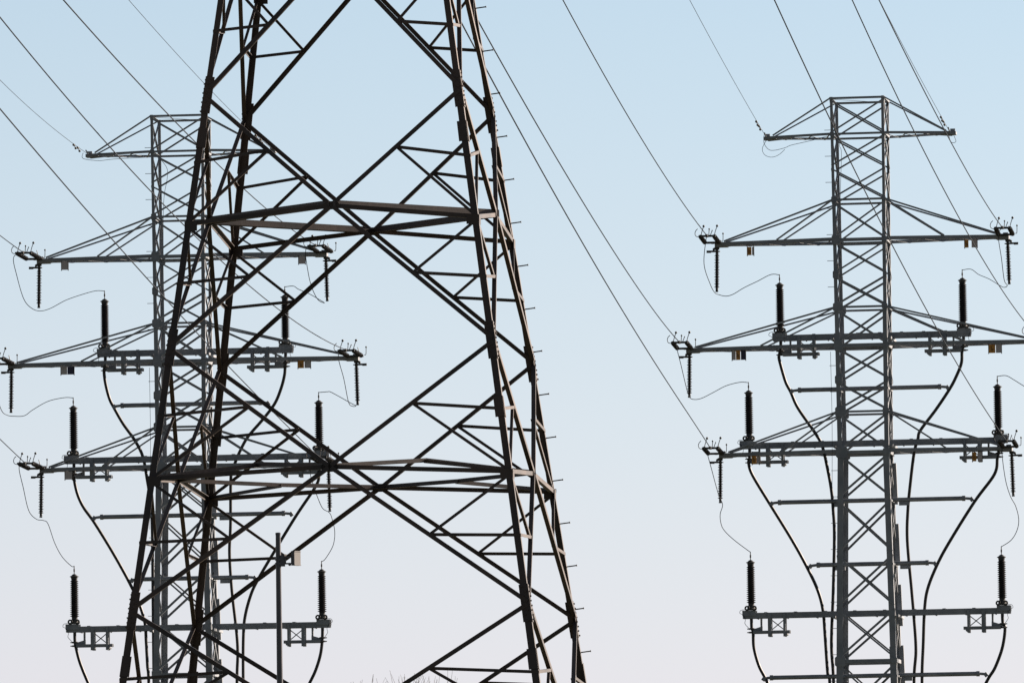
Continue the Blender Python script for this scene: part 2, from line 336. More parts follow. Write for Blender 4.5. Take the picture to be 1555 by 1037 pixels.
def near_pylon():
    X, D, YAW = -2.6769, 140.0, -0.12142
    root = empty('lattice_pylon', (X, D, 0), YAW)
    tag(root, 'large dark brown lattice pylon in the foreground, its top cut off by the photo', 'pylon')
    W = lambda z: 4.3416 - 0.2678 * (z - EYE - 14.9272)
    Z = lambda e: e + EYE
    def leg(sx, sy, z): w = W(z) / 2; return V(sx * w, sy * w, z)
    # node heights: rings (R) and mid nodes between them
    rings = {'top': Z(17.02), 'L1': Z(12.725), 'L3': Z(8.446), 'L5': Z(4.08)}
    lift = {'top': 0.25, 'L1': 0.27, 'L3': 0.16, 'L5': 0.10}
    nodes = [Z(14.927), Z(10.668), Z(6.275)]
    zt = Z(21.3)
    T = 0.012
    legs = {}
    for sx in (-1, 1):
        for sy in (-1, 1):
            m = MB()
            a, b = leg(sx, sy, -0.1), leg(sx, sy, zt)
            for (za, zb, w) in ((-0.1, Z(6.4), 0.120), (Z(6.4), Z(14.8), 0.111), (Z(14.8), zt, 0.102)):
                a, b = leg(sx, sy, za), leg(sx, sy, zb)
                s, n = V(-sx, 0, 0), V(0, -sy, 0)
                poly = [(0, 0), (w, 0), (w, T), (T, T), (T, w), (0, w)]
                m.prism(a, b, s, n, poly)
            lg = m.build('leg', M_BROWN, root); legs[(sx, sy)] = lg
            # splice plates with bolt rows at the mid nodes
            for z in nodes:
                pl = MB()
                for (dz, hh, ww) in ((0.0, 0.62, 0.15),):
                    p, q = leg(sx, sy, z - hh / 2), leg(sx, sy, z + hh / 2)
                    off = V(-sx * 0.065, sy * 0.002, 0)
                    pl.flat(p + off, q + off, ww, 0.012, (0, sy, 0), 0.012)
                    off = V(sx * 0.002, -sy * 0.065, 0)
                    pl.flat(p + off, q + off, ww, 0.012, (sx, 0, 0), 0.012)
                    for k in range(8):
                        r = p.lerp(q, (k + 0.5) / 8)
                        pl.box(r + V(sx * 0.024, -sy * (0.04 + 0.05 * (k % 2)), 0), (0.03, 0.026, 0.026))
                        pl.box(r + V(-sx * (0.04 + 0.05 * (k % 2)), sy * 0.024, 0), (0.026, 0.03, 0.026))
                pl.build('splice_plate', M_BROWN, lg)
            for z in (Z(14.2), Z(9.55), Z(5.35)):            # leg joints
                if abs(z - Z(9.55)) < 0.01 and sx == sy: continue
                pl = MB()
                p, q = leg(sx, sy, z - 0.17), leg(sx, sy, z + 0.17)
                pl.flat(p + V(-sx * 0.075, sy * 0.004, 0), q + V(-sx * 0.070, sy * 0.004, 0), 0.155, 0.014, (0, sy, 0), 0.016)
                pl.flat(p + V(sx * 0.002, -sy * 0.062, 0), q + V(sx * 0.002, -sy * 0.062, 0), 0.11, 0.012, (sx, 0, 0), 0.012)
                pl.build('joint_plate', M_BROWN, lg)
            for z in list(rings.values())[:3]:
                pl = MB()
                p = leg(sx, sy, z)
                pl.box(p + V(-sx * 0.10, sy * 0.008, -0.02), (0.20, 0.012, 0.16))
                pl.box(p + V(sx * 0.008, -sy * 0.10, -0.02), (0.012, 0.20, 0.16))
                pl.build('gusset_plate', M_BROWN, lg)
    # step bolts up the right rear leg
    z = 3.0
    while z < zt - 0.4:
        p = leg(1, 1, z)
        s = MB(); s.tube([p + V(-0.02, -0.06, 0), p + V(0.165, -0.06, 0.022)], 0.0115, 6)
        s.tube([p + V(0.165, -0.06, 0.022), p + V(0.178, -0.06, 0.0235)], 0.018, 6)
        s.build('step_bolt', M_BROWN, legs[(1, 1)])
        z += 0.735
    # panels: (ring, node); every face has two diagonals meeting at the raised middle of the ring beam
    panels = [('top', 0), ('L1', 0), ('L1', 1), ('L3', 1), ('L3', 2), ('L5', 2)]
    for rn, ni in panels:
        zr, zn, lf = rings[rn], nodes[ni], lift[rn]
        for (a, b, n2) in FACES:
            n = V(n2[0], n2[1], 0)
            ca, cb = leg(a[0], a[1], zr), leg(b[0], b[1], zr)
            mid = (ca + cb) / 2 + V(0, 0, lf)
            for (c, cr, s) in ((a, ca, 1), (b, cb, -1)):
                foot = leg(c[0], c[1], zn)
                inn = (mid - foot).normalized()
                d = MB()
                side = n2[0] != 0                     # on the side faces the outstanding flange is on the near edge
                def fl(p, q, f): return f if not side else (1 if (q - p).cross(n).y > 0 else -1)
                # short thin shims keep crossing members apart, as on the real tower
                d.angle(foot + inn * 0.04, mid - inn * 0.03, 0.073, 0.009, n, 0.018 if s > 0 else 0.028, fl(foot, mid, 1 if (s > 0) == (zn > zr) else -1))
                d.build('diagonal_brace', M_BROWN, root)
                dm = foot.lerp(mid, 0.5)
                lm = foot.lerp(cr, 0.52)
                r = MB(); r.angle(lm, dm, 0.052, 0.007, n, 0.008, 1)
                r.build('secondary_brace', M_BROWN, root)
                r = MB(); r.angle(cr + (dm - cr) * 0.03, dm, 0.050, 0.007, n, -0.012, fl(cr, dm, -1))
                r.build('secondary_brace', M_BROWN, root)
            gp = MB()
            u = (cb - ca).normalized()
            gp.prism(mid - n * 0.004, mid + n * 0.006, u, V(0, 0, 1), [(-0.10, -0.07), (0.10, -0.07), (0.15, 0.0), (0.10, 0.07), (-0.10, 0.07), (-0.15, 0.0)])
            if ni != 0 or rn == 'top': gp.build('gusset_plate', M_BROWN, root)
    for rn in ('top', 'L1', 'L3', 'L5'):
        zr, lf = rings[rn], lift[rn]
        mids = {}
        for (a, b, n2) in FACES:
            n = V(n2[0], n2[1], 0)
            ca, cb = leg(a[0], a[1], zr), leg(b[0], b[1], zr)
            mid = (ca + cb) / 2 + V(0, 0, lf); mids[n2] = mid
            for c in (ca, cb):
                h = MB(); h.angle(c + V(0, 0, 0.02), mid, 0.072, 0.009, n, -0.004, 1 if (c - mid).dot(V(1, 1, 0)) > 0 else -1)
                h.build('ring_beam', M_BROWN, root)
        # plan bracing between the middles of neighbouring faces
        for (p, q) in (((0, -1), (1, 0)), ((1, 0), (0, 1)), ((0, 1), (-1, 0)), ((-1, 0), (0, -1))):
            A, B = mids[p], mids[q]
            near = (0, -1) in (p, q)
            if rn == 'L1':
                h = MB(); h.angle(A, B, 0.115, 0.010, (0, 0, -1), 0.03, 1)
                h.flat(A, B, 0.085, 0.010, V(A.y - B.y, B.x - A.x, 0), 0.004)
                h.build('plan_brace', M_BROWN, root)
            elif rn == 'L3':
                c = (A + B) / 2
                if near: c = V(c.x * 0.92, c.y * 1.02, c.z + 0.15)
                else: c = c + V(0, 0, -0.02)
                sx = 1 if c.x > 0 else -1
                corner = leg(sx, -1 if near else 1, zr)
                h = MB(); h.angle(A, c, 0.07, 0.009, (0, 0, -1), 0.02, 1); h.build('plan_brace', M_BROWN, root)
                h = MB(); h.angle(c, B, 0.07, 0.009, (0, 0, -1), 0.02, 1); h.build('plan_brace', M_BROWN, root)
                h = MB(); h.angle(c + V(0, 0, -0.012), corner + V(0, 0, 0.03), 0.062, 0.008, (0, 0, -1), 0.02, 1)
                h.build('plan_strut', M_BROWN, root)
            else:
                h = MB(); h.angle(A, B, 0.07, 0.009, (0, 0, -1), 0.02, 1); h.build('plan_brace', M_BROWN, root)
    # the body goes on above and below what the photo shows
    for name, segs in (('upper_body', [(rings['top'], Z(19.2)), (Z(21.3), Z(19.2))]), ('lower_body', [(rings['L5'], Z(1.6)), (0.0, Z(1.6))])):
        m = MB()
        for zr, zn in segs:
            for (a, b, n2) in FACES:
                n = V(n2[0], n2[1], 0); ca, cb = leg(a[0], a[1], zr), leg(b[0], b[1], zr)
                if zr == 0.0:
                    for c, cr in ((a, ca), (b, cb)):
                        m.angle(leg(*c, zn), (ca + cb) / 2 * 1.0 + (cr - (ca + cb) / 2) * 0.15, 0.08, 0.009, n, 0.02)
                    continue
                mid = (ca + cb) / 2 + V(0, 0, 0.15)
                for c, cr in ((a, ca), (b, cb)): m.angle(leg(*c, zn), mid, 0.08, 0.009, n, 0.02 if c == a else 0.031)
        if name == 'upper_body':
            for sx in (-1, 1):
                for sy in (-1, 1): m.angle(leg(sx, sy, zt), V(sx * 0.1, sy * 0.1, Z(31)), 0.1, 0.01, (0, sy, 0))
        m.build(name, M_BROWN, root)
    for sx in (-1, 1):
        for sy in (-1, 1):
            f = MB(); f.box(leg(sx, sy, 0.15), (0.7, 0.7, 0.5)); f.build('foundation', M_GREY, root)
    return root

near_pylon()

# ------------------------------------------------------------------ the two grey cable pylons
NODES = [31.9, 30.6, 29.4, 28.21, 26.75, 25.49, 24.31, 22.92, 21.68, 20.52, 19.05, 17.36, 15.38, 13.43, 11.5, 9.3, 7.0, 4.4, 1.5, -1.7]
ARMS = [(30.61, 31.9, 3.40, None), (26.78, 28.21, 5.25, 3.05), (22.95, 24.31, 6.36, 3.7), (19.10, 20.52, 5.22, 2.95)]
PLAT = [(23.30, 3.60), (19.41, 4.86), (13.25, 4.86)]          # cable platforms: height of the beam, half length
TERMX = [3.33, 4.53, 4.56]; TERMZ = [23.46, 19.57, 13.41]
RODS = [(21.40, 2.86), (17.34, 3.66), (15.04, 2.29), (11.0, 4.06)]
ASP = 0.9255
def tw(e): return 1.855 + (e - 19.06) * 0.009 if e > 19.06 else 1.855 + (19.06 - e) * 0.042

def far_pylon(key, X, D, ZO, YAW, shift, label):
    root = empty('cable_pylon', (X, D, ZO), YAW)
    tag(root, label, 'pylon')
    Z = lambda e: e + EYE
    def leg(sx, sy, e): w = tw(e) / 2; return V(sx * w, sy * w * ASP, Z(e))
    legs = {}
    for sx in (-1, 1):
        for sy in (-1, 1):
            m = MB()
            for (ea, eb, w) in ((-1.8, 12.0, 0.24), (12.0, 19.1, 0.215), (19.1, 24.3, 0.155), (24.3, 28.3, 0.13), (28.3, 31.95, 0.105)):
                t = 0.016
                poly = [(0, 0), (w, 0), (w, t), (t, t), (t, w), (0, w)]
                m.prism(leg(sx, sy, ea), leg(sx, sy, eb), V(-sx, 0, 0), V(0, -sy, 0), poly)
            lg = m.build('leg', M_GALV, root); legs[(sx, sy)] = lg
    e = 3.2
    while e < 31.5:                                   # step bolts on the near left leg
        p = leg(-1, -1, e)
        s = MB(); s.tube([p + V(0.02, 0.05, 0), p + V(-0.23, 0.05, 0.0)], 0.011, 6)
        s.build('step_bolt', M_GALV, legs[(-1, -1)]); e += 0.95
    # lattice: crossed diagonals in every panel of the four faces
    for i in range(len(NODES) - 1):
        e1, e0 = NODES[i], NODES[i + 1]
        big = e0 < 19
        w = 0.056 if e0 > 24.4 else (0.072 if e0 > 19 else 0.078)
        for (a, b, n2) in FACES:
            n = V(n2[0], n2[1], 0)
            ww = w if n2[0] == 0 else 0.062
            name = 'diagonal_brace' if n2[0] == 0 else 'side_brace'
            for k, (lo, hi) in enumerate(((a, b), (b, a))):
                p, q = leg(*lo, e0 + 0.06), leg(*hi, e1 - 0.06)
                m = MB()
                if big and n2[0] == 0 and k == 1:
                    m.angle(p, q, 0.062, 0.008, n, 0.012, 1)
                else:
                    m.angle(p, q, ww, 0.008, n, 0.012 if k else -0.012, 1 if k else -1)
                m.build(name, M_GALV, root)
    for e in (31.9, 30.6, 28.21, 26.75, 24.31, 22.92, 20.52, 19.05, 11.5, 1.5):
        for (a, b, n2) in FACES:
            m = MB(); n = V(n2[0], n2[1], 0)
            hw = 0.13 if e == 11.5 else (0.12 if e in (26.75, 22.92, 19.05) else 0.075)
            m.angle(leg(*a, e), leg(*b, e), hw, 0.010, n, 0.024, -1)
            m.build('ring_beam', M_GALV, root)
    pb = MB(); pb.flat(leg(-1, -1, 31.9), leg(1, 1, 31.9), 0.06, 0.008, (0, 0, 1), -0.03); pb.build('plan_brace', M_GALV, root)
    for e, wd, hh in ((30.6, 0.2, 0.22), (28.21, 0.26, 0.30), (26.75, 0.40, 0.46), (25.49, 0.30, 0.36), (24.31, 0.48, 0.40), (22.92, 0.42, 0.5), (21.68, 0.36, 0.40), (20.52, 0.52, 0.46), (19.05, 0.55, 0.52), (11.5, 0.5, 0.46)):
        for sx in (-1, 1):
            for sy in (-1, 1):
                p = leg(sx, sy, e); m = MB()
                c = 0.13; wd *= 0.76; hh *= 0.78
                m.prism(p + V(-sx * wd * 0.36, sy * 0.028, 0), p + V(-sx * wd * 0.36, sy * 0.040, 0), V(1, 0, 0), V(0, 0, 1),
                        [(-wd / 2, -hh / 2 + hh * c), (-wd / 2 + wd * c, -hh / 2), (wd / 2 - wd * c, -hh / 2), (wd / 2, -hh / 2 + hh * c), (wd / 2, hh / 2 - hh * c), (wd / 2 - wd * c, hh / 2), (-wd / 2 + wd * c, hh / 2), (-wd / 2, hh / 2 - hh * c)])
                for k in range(6):
                    m.box(p + V(-sx * wd * (0.1 + 0.26 * (k % 3)), sy * 0.046, (k // 3 - 0.5) * hh * 0.5), (0.025, 0.016, 0.025))
                m.build('gusset_plate', M_GALV, root)
    # cross arms
    for (ez, et, tip, tie) in ARMS:
        for sx in (-1, 1):
            arm = MB(); cw = 0.125 if tie else 0.085
            tp = V(sx * tip, 0, Z(ez))
            for sy in (-1, 1):
                p = leg(sx, sy, ez); q = tp + V(-sx * 0.02, sy * 0.20, 0)
                arm.angle(p, q, cw, 0.012, (0, sy, 0), 0.006, 1 if sx * sy > 0 else -1)
            arm.box(tp + V(-sx * 0.12, 0, -0.02), (0.46, 0.42, 0.17 if tie else 0.11)); arm.prism(tp + V(-sx * 0.35, -0.02, 0), tp + V(-sx * 0.35, 0.02, 0), V(sx, 0, 0), V(0, 0, 1), [(-0.55, -0.05), (0.30, -0.12), (0.38, -0.06), (0.38, 0.06), (-0.55, 0.05)][::sx])
            arm.box(tp + V(-sx * 0.02, 0, 0.05), (0.18, 0.06, 0.20))
            ao = arm.build('cross_arm', M_GALV, root)
            lc = MB(); K = 6
            pts = []
            for k in range(K + 1):
                sy = 1 if k % 2 else -1
                f = 0.02 + 0.86 * k / K
                p = leg(sx, sy, ez); q = tp + V(-sx * 0.02, sy * 0.20, 0)
                pts.append(p.lerp(q, f) + V(0, 0, -cw / 2 - 0.008))
            for k in range(K): lc.flat(pts[k], pts[k + 1], 0.06, 0.006, (0, 0, -1), 0.004 * (k % 2))
            lc.build('arm_lacing', M_GALV, ao)
            for sy in (-1, 1):
                p = leg(sx, sy, et); q = tp + V(-sx * 0.24, sy * 0.24, cw / 2 + 0.03)
                tr = MB(); tr.angle(p, q, 0.060 if tie else 0.052, 0.009, (0, sy, 0), 0.02, sx * sy); tr.build('tie_rod', M_GALV, ao)
                if tie:
                    f = (tie - tw(ez) / 2) / (tip - tw(ez) / 2)
                    q = leg(sx, sy, ez).lerp(tp + V(0, sy * 0.2, 0), f) + V(0, 0, cw / 2)
                    tr = MB(); tr.angle(p + V(sx * 0.03, 0, -0.03), q, 0.058, 0.009, (0, sy, 0), 0.034, sx * sy); tr.build('tie_rod', M_GALV, ao)
    # platforms that carry the cable terminations
    for lv, (ez, hl) in enumerate(PLAT):
        m = MB()
        for sy in (-1, 1):
            y = sy * 0.17; z = Z(ez)
            a, b = V(-hl + shift, y, z), V(hl + shift, y, z)
            poly = [(-0.105, 0), (0.105, 0), (0.105, -0.07 * 1), (0.09, -0.07), (0.09, -0.014), (-0.09, -0.014), (-0.09, -0.07), (-0.105, -0.07)]
            m.prism(a, b, V(0, 0, 1), V(0, sy, 0), poly)
            for k in range(9):
                x = -hl + shift + 2 * hl * (k + 0.5) / 9
                m.box((x, y + sy * 0.01, z - 0.105), (0.05, 0.03, 0.05)); m.box((x + 0.3, y - sy * 0.04, z + 0.115), (0.12, 0.05, 0.022))
        for sx in (-1, 1):
            w = tw(ez) / 2
            m.box((sx * (w + 0.11), 0, Z(ez) - 0.14), (0.08, tw(ez) * ASP + 0.2, 0.09))
            xe = sx * (hl - 0.06) + shift
            m.box((xe - sx * 0.18, -0.19, Z(ez) + 0.09), (0.50, 0.02, 0.20)); m.box((xe - sx * 0.18, 0.19, Z(ez) + 0.09), (0.50, 0.02, 0.20))
        po = m.build('cable_platform', M_GALV, root)
        for sx in (-1, 1):
            xt = sx * TERMX[lv] + shift; zb = Z(ez) - 0.105; zl = Z(ez) - 0.60
            P = lambda d: xt - sx * d                      # d metres inboard of the cable
            f = MB()
            f.box((P(0.36), 0, (zb + zl) / 2 + 0.04), (0.07, 0.07, zb - zl - 0.06))
            for sy in (-1, 1):
                f.box((P(0.68), sy * 0.19, (zb + zl) / 2), (0.13, 0.05, zb - zl + 0.34))
                f.box((P(1.22), sy * 0.19, (zb + zl) / 2), (0.09, 0.05, zb - zl + 0.34))
                f.box((P(0.74), sy * 0.12, zl), (1.34, 0.06, 0.11))
            a, b = V(P(0.74), -0.02, zl + 0.08), V(P(1.18), -0.02, zb - 0.06)
            f.flat(a, b, 0.035, 0.01, (0, 1, 0)); f.flat(V(a.x, 0.02, b.z), V(b.x, 0.02, a.z), 0.035, 0.01, (0, 1, 0))
            f.prism((P(0.20), -0.05, 0), (P(0.20), 0.05, 0), V(1, 0, 0), V(0, 0, 1),
                    [(-0.20, zl - 0.03), (0.20, zl - 0.03), (0.20, zl + (0.22 if sx < 0 else 0.10)), (-0.20, zl + (0.10 if sx < 0 else 0.22))])
            for d in (0.70, 1.28): f.lathe([(0.045, -0.24), (0.045, 0.24)], 8, (P(d), 0, zl - 0.09), Matrix.Rotation(math.pi / 2, 3, 'X'))
            f.build('hanger_frame', M_GALV, po)
            c = MB()
            for dz in (0.0, 0.13):
                c.lathe([(0.10, -0.03), (0.12, -0.02), (0.12, 0.02), (0.10, 0.03)], 12, (xt, 0, zl + dz)); c.box((xt + sx * 0.12, 0, zl + dz), (0.09, 0.05, 0.035))
            c.build('cable_clamp', M_FIT, po)
            bw = MB(); q = sx if sx > 0 else -1
            bw.tube(spline([V(xt + q * 0.22, -0.22, Z(ez) + 0.22), V(xt + q * 0.36, -0.22, Z(ez) + 0.20), V(xt + q * 0.40, -0.22, Z(ez) + 0.10), V(xt + q * 0.30, -0.22, Z(ez) + 0.04),
                            V(xt + q * 0.20, -0.22, Z(ez) - 0.14), V(xt + q * 0.22, -0.2, Z(ez) - 0.28), V(xt + q * 0.10, -0.06, Z(ez) - 0.44)]), 0.009, 6)
            bw.build('bonding_wire', M_WIRE, po)
    for (ez, hl) in RODS:
        m = MB(); z = Z(ez); s2 = shift * 0.62
        m.tube([(-hl + 0.25 + s2, 0, z + 0.0), (hl - 0.25 + s2, 0, z + 0.0)], 0.080, 12)
        for sx in (-1, 1):
            x = sx * (hl - 0.25) + s2
            m.tube([(x - sx * 0.12, 0, z), (x, 0, z)], 0.098, 12); m.tube([(x, 0, z), (x + sx * 0.20, 0, z - 0.02)], 0.05, 8)
            m.box((x + sx * 0.22, 0, z - 0.04), (0.13, 0.14, 0.15), Matrix.Rotation(-sx * 0.6, 3, 'Y'))
            if ez < 21:
                m.box((sx * 1.18 + s2, 0, z - 0.14), (0.36, 0.12, 0.13))
            m.box((sx * (tw(ez) / 2 - 0.03), 0, z - 0.05), (0.09, tw(ez) * ASP, 0.07))
        m.build('cable_spacer', M_GALV, root)
    ld = MB()
    if key == 'R':
        ld.tube(spline([V(-0.70, -0.4, 32.2), V(-0.71, -0.4, 31.9), V(-0.65, -0.4, 31.6), V(-0.72, -0.4, 30.0), V(-0.76, -0.4, 27.6)]), 0.009, 5)
    else:
        ld.tube(spline([V(-0.79, -0.4, 32.15), V(-0.65, -0.4, 32.0), V(-0.46, -0.4, 31.7), V(-0.47, -0.4, 31.3), V(-0.57, -0.4, 30.8), V(-0.62, -0.4, 30.1), V(-0.64, -0.4, 28.4)]), 0.009, 5)
    ld.build('earth_lead', M_WIRE, root); ld = MB()
    ld.tube(spline([V(-1.12, -0.9, 24.4), V(-1.10, -0.95, 22), V(-1.13, -0.95, 20), V(-1.16, -0.97, 18.5)]), 0.008, 5)
    ld.build('earth_lead', M_WIRE, root)
    sh = MB()                                                # vertical cable tray up the right side
    for k in range(7):
        e0 = 4.0 + k * 2.2
        sh.angle(leg(1, 1, e0) + V(0.13, -0.35, 0), leg(1, 1, e0 + 1.5) + V(0.12, -0.35, 0), 0.17, 0.012, (1, 0, 0), 0.0)
    sh.build('cable_tray', M_GALV, root)
    return root

PY = {'R': (12.753, 300.0, 0.0, -0.14497, 0.30), 'L': (-12.0206, 302.397, -0.047, -0.1102, 0.44)}
SIDE = {'R': 'right', 'L': 'left'}
far_pylon('R', *PY['R'], 'grey cable pylon standing alone at the right of the photo')
far_pylon('L', *PY['L'], 'grey cable pylon at the left, seen through the brown pylon')

def world_of(key, p):
    X, D, ZO, YAW, _ = PY[key]; c, s = math.cos(YAW), math.sin(YAW)
    return V(X + p[0] * c - p[1] * s, D + p[0] * s + p[1] * c, ZO + p[2])

# ------------------------------------------------------------------ cable terminations
def make_termination():
    r = empty('cable_termination')
    m = MB()
    m.lathe([(0.20, 0.0), (0.20, 0.04), (0.15, 0.05), (0.15, 0.12), (0.11, 0.17), (0.11, 0.24)], 18)
    for x in (-0.13, 0.13):                              # lifting lugs with round eyes
        for j in range(10):
            a0, a1 = 2 * math.pi * j / 10, 2 * math.pi * (j + 1) / 10
            m.prism((x, -0.23, 0.06), (x, -0.205, 0.06), V(1, 0, 0), V(0, 0, 1),
                    [(0.04 * math.cos(a0), 0.04 * math.sin(a0)), (0.10 * math.cos(a0), 0.10 * math.sin(a0)), (0.10 * math.cos(a1), 0.10 * math.sin(a1)), (0.04 * math.cos(a1), 0.04 * math.sin(a1))])
    m.build('base_flange', M_FIT, r)
    h = MB(); prof = [(0.112, 0.22)]
    n = 18; z0, z1 = 0.26, 1.60
    for k in range(n):
        z = z0 + (z1 - z0) * k / n; p = (z1 - z0) / n
        R = 0.172 - 0.016 * k / n
        prof += [(0.112, z), (R, z + p * 0.18), (R, z + p * 0.30), (0.112, z + p * 0.72)]
    prof += [(0.112, 1.62), (0.112, 1.64)]
    h.lathe(prof, 20); h.build('shed_column', M_POLY, r)
    c = MB(); c.lathe([(0.12, 1.64), (0.125, 1.70), (0.165, 1.71), (0.165, 1.735), (0.12, 1.75), (0.07, 1.80), (0.03, 1.82)], 18)
    c.build('top_cap', M_FIT, r)
    s = MB(); s.tube([(0, 0, 1.81), (0, 0, 2.12)], 0.016, 8); s.tube([(0, 0, 1.90), (0, 0, 2.0)], 0.028, 8)
    s.build('terminal_stem', M_FIT, r)
    return r

LEVEL3 = ['upper', 'middle', 'lowest']
proto = make_termination(); first = True
for key in ('R', 'L'):
    for lv in range(3):
        for sx in (-1, 1):
            o = proto if first else copy_tree(proto); first = False
            o.location = world_of(key, (sx * TERMX[lv] + PY[key][4], 0, TERMZ[lv] + EYE + 0.05)); o.rotation_euler = (0, 0, PY[key][3])
            tag(o, 'black ribbed cable termination on the %s end of the %s cable platform, %s pylon' % ('left' if sx < 0 else 'right', LEVEL3[lv], SIDE[key]),
                'cable termination', 'cable terminations on the grey pylons')

# ------------------------------------------------------------------ hanging insulators at the arm tips
def make_hanger():
    r = empty('post_insulator')
    h = MB(); prof = [(0.044, -1.42)]
    n = 20
    for k in range(n):
        z = -1.40 + 1.26 * k / n; p = 1.26 / n; R = 0.098 if k % 2 == 0 else 0.080
        prof += [(0.044, z), (R, z + p * 0.25), (R, z + p * 0.45), (0.044, z + p * 0.8)]
    prof += [(0.044, -0.14)]
    h.lathe(prof, 14); h.build('shed_column', M_POLY, r)
    c = MB(); c.lathe([(0.05, -0.14), (0.06, -0.10), (0.12, -0.09), (0.12, -0.06), (0.05, -0.05), (0.05, 0.0)], 12)
    c.box((0.0, 0, 0.04), (0.16, 0.12, 0.10)); c.box((0.03, 0, 0.13), (0.12, 0.09, 0.16)); c.box((-0.09, 0, 0.02), (0.06, 0.10, 0.09)); c.build('top_fitting', M_FIT, r)
    c = MB(); c.prism((-0.38, -0.03, -0.075), (0.02, -0.03, -0.075), V(0, 1, 0), V(0, 0, 1), [(0, -0.03), (0.06, -0.03), (0.06, 0.035), (0, 0.035)])
    c.box((-0.30, 0, -0.085), (0.16, 0.10, 0.08)); c.box((-0.13, 0, -0.02), (0.05, 0.08, 0.12))
    c.build('side_bracket', M_FIT, r)
    b = MB(); b.lathe([(0.045, -1.50), (0.05, -1.44), (0.045, -1.40)], 10); b.box((0.0, 0, -1.53), (0.10, 0.05, 0.05)); b.build('end_clamp', M_FIT, r)
    return r
ARM_NAMES = {1: 'highest', 2: 'widest', 3: 'lowest'}
HX = {1: 5.30, 2: 6.37, 3: 5.30}; HZ = {1: 26.60, 2: 22.78, 3: 18.92}
proto = make_hanger(); first = True
for key in ('R', 'L'):
    for lv in (1, 2, 3):
        for sx in (-1, 1):
            o = proto if first else copy_tree(proto); first = False
            o.location = world_of(key, (sx * HX[lv], 0, HZ[lv] + EYE))
            o.rotation_euler = (0, 0.02 * sx * (-1), PY[key][3]) if sx < 0 else (0, 0.02, PY[key][3] + math.pi)
            tag(o, 'thin ribbed insulator hanging from the %s tip of the %s insulator arm, %s pylon' % ('left' if sx < 0 else 'right', ARM_NAMES[lv], SIDE[key]),
                'insulator', 'hanging insulators at the arm tips')

# ------------------------------------------------------------------ tension insulator sets with arcing horns, and the wires they hold
def make_strain(d):
    """two parallel ribbed rods between yoke plates; origin at the arm-side yoke, d = offset of the wire-side yoke"""
    r = empty('strain_insulator')
    d = V(*d); L = d.length; rot = d.to_track_quat('Z', 'Y').to_matrix()
    for x in (-0.25, 0.25):
        h = MB(); prof = [(0.03, 0.10)]; n = 18
        for k in range(n):
            z = 0.12 + (L - 0.24) * k / n; p = (L - 0.24) / n
            prof += [(0.03, z), (0.085, z + p * 0.3), (0.085, z + p * 0.45), (0.03, z + p * 0.8)]
        prof += [(0.03, L - 0.10)]
        h.lathe(prof, 12, (x, 0, 0), rot); h.lathe([(0.045, 0.0), (0.045, 0.12)], 8, (x, 0, 0), rot); h.lathe([(0.045, L - 0.12), (0.045, L)], 8, (x, 0, 0), rot)
        h.build('shed_column', M_POLY, r)
    y = MB(); y.box((0, 0, 0), (0.62, 0.09, 0.075)); y.box((0, 0.12, 0), (0.10, 0.30, 0.06)); y.build('yoke_plate', M_FIT, r)
    y = MB(); y.box(d, (0.62, 0.09, 0.07)); y.box(d + V(0, -0.12, 0), (0.08, 0.26, 0.10)); y.build('yoke_plate', M_FIT, r)
    def horn(pts, rb):
        h = MB(); h.tube(spline(pts, 4), 0.0135, 6)
        if rb: h.ball(pts[-1], rb)
        h.build('arcing_horn', M_FIT, r)
    for x in (-0.22, 0.27):
        horn([d + V(x, 0, 0.03), d + V(x + 0.03, 0, 0.16), d + V(x + 0.10, 0, 0.36)], 0.046)
    horn([d + V(-0.28, 0, -0.03), d + V(-0.40, 0, 0.0), d + V(-0.44, 0, 0.10), d + V(-0.41, 0, 0.20), d + V(-0.34, 0, 0.27)], 0)
    horn([d + V(0.06, 0, 0.0), d + V(0.08, 0, 0.25)], 0.032); horn([d + V(0.12, 0, 0.03), d + V(0.19, 0, 0.20)], 0.022)
    horn([V(0.17, 0, 0.02), V(0.14, 0, 0.16), V(0.10, 0, 0.32)], 0)
    horn([V(0.34, 0, 0.04), V(0.40, 0, 0.06), V(0.41, 0, 0.32)], 0.034)
    return r

def wire(key, name, st, kx, a, b, start, rad, label, cat, group, length=215.0):
    st = V(*st); pts = []
    n = 60
    for i in range(n + 1):
        t = length * (i / n) ** 1.4
        p = V(st.x + kx * t, st.y - t, st.z + a * t + b * t * t)
        p += (start - st) * math.exp(-t / 14.0)
        pts.append(p)
    m = MB(); m.tube(pts, rad, 8)
    return tag(m.build(name, M_WIRE), label, cat, group)

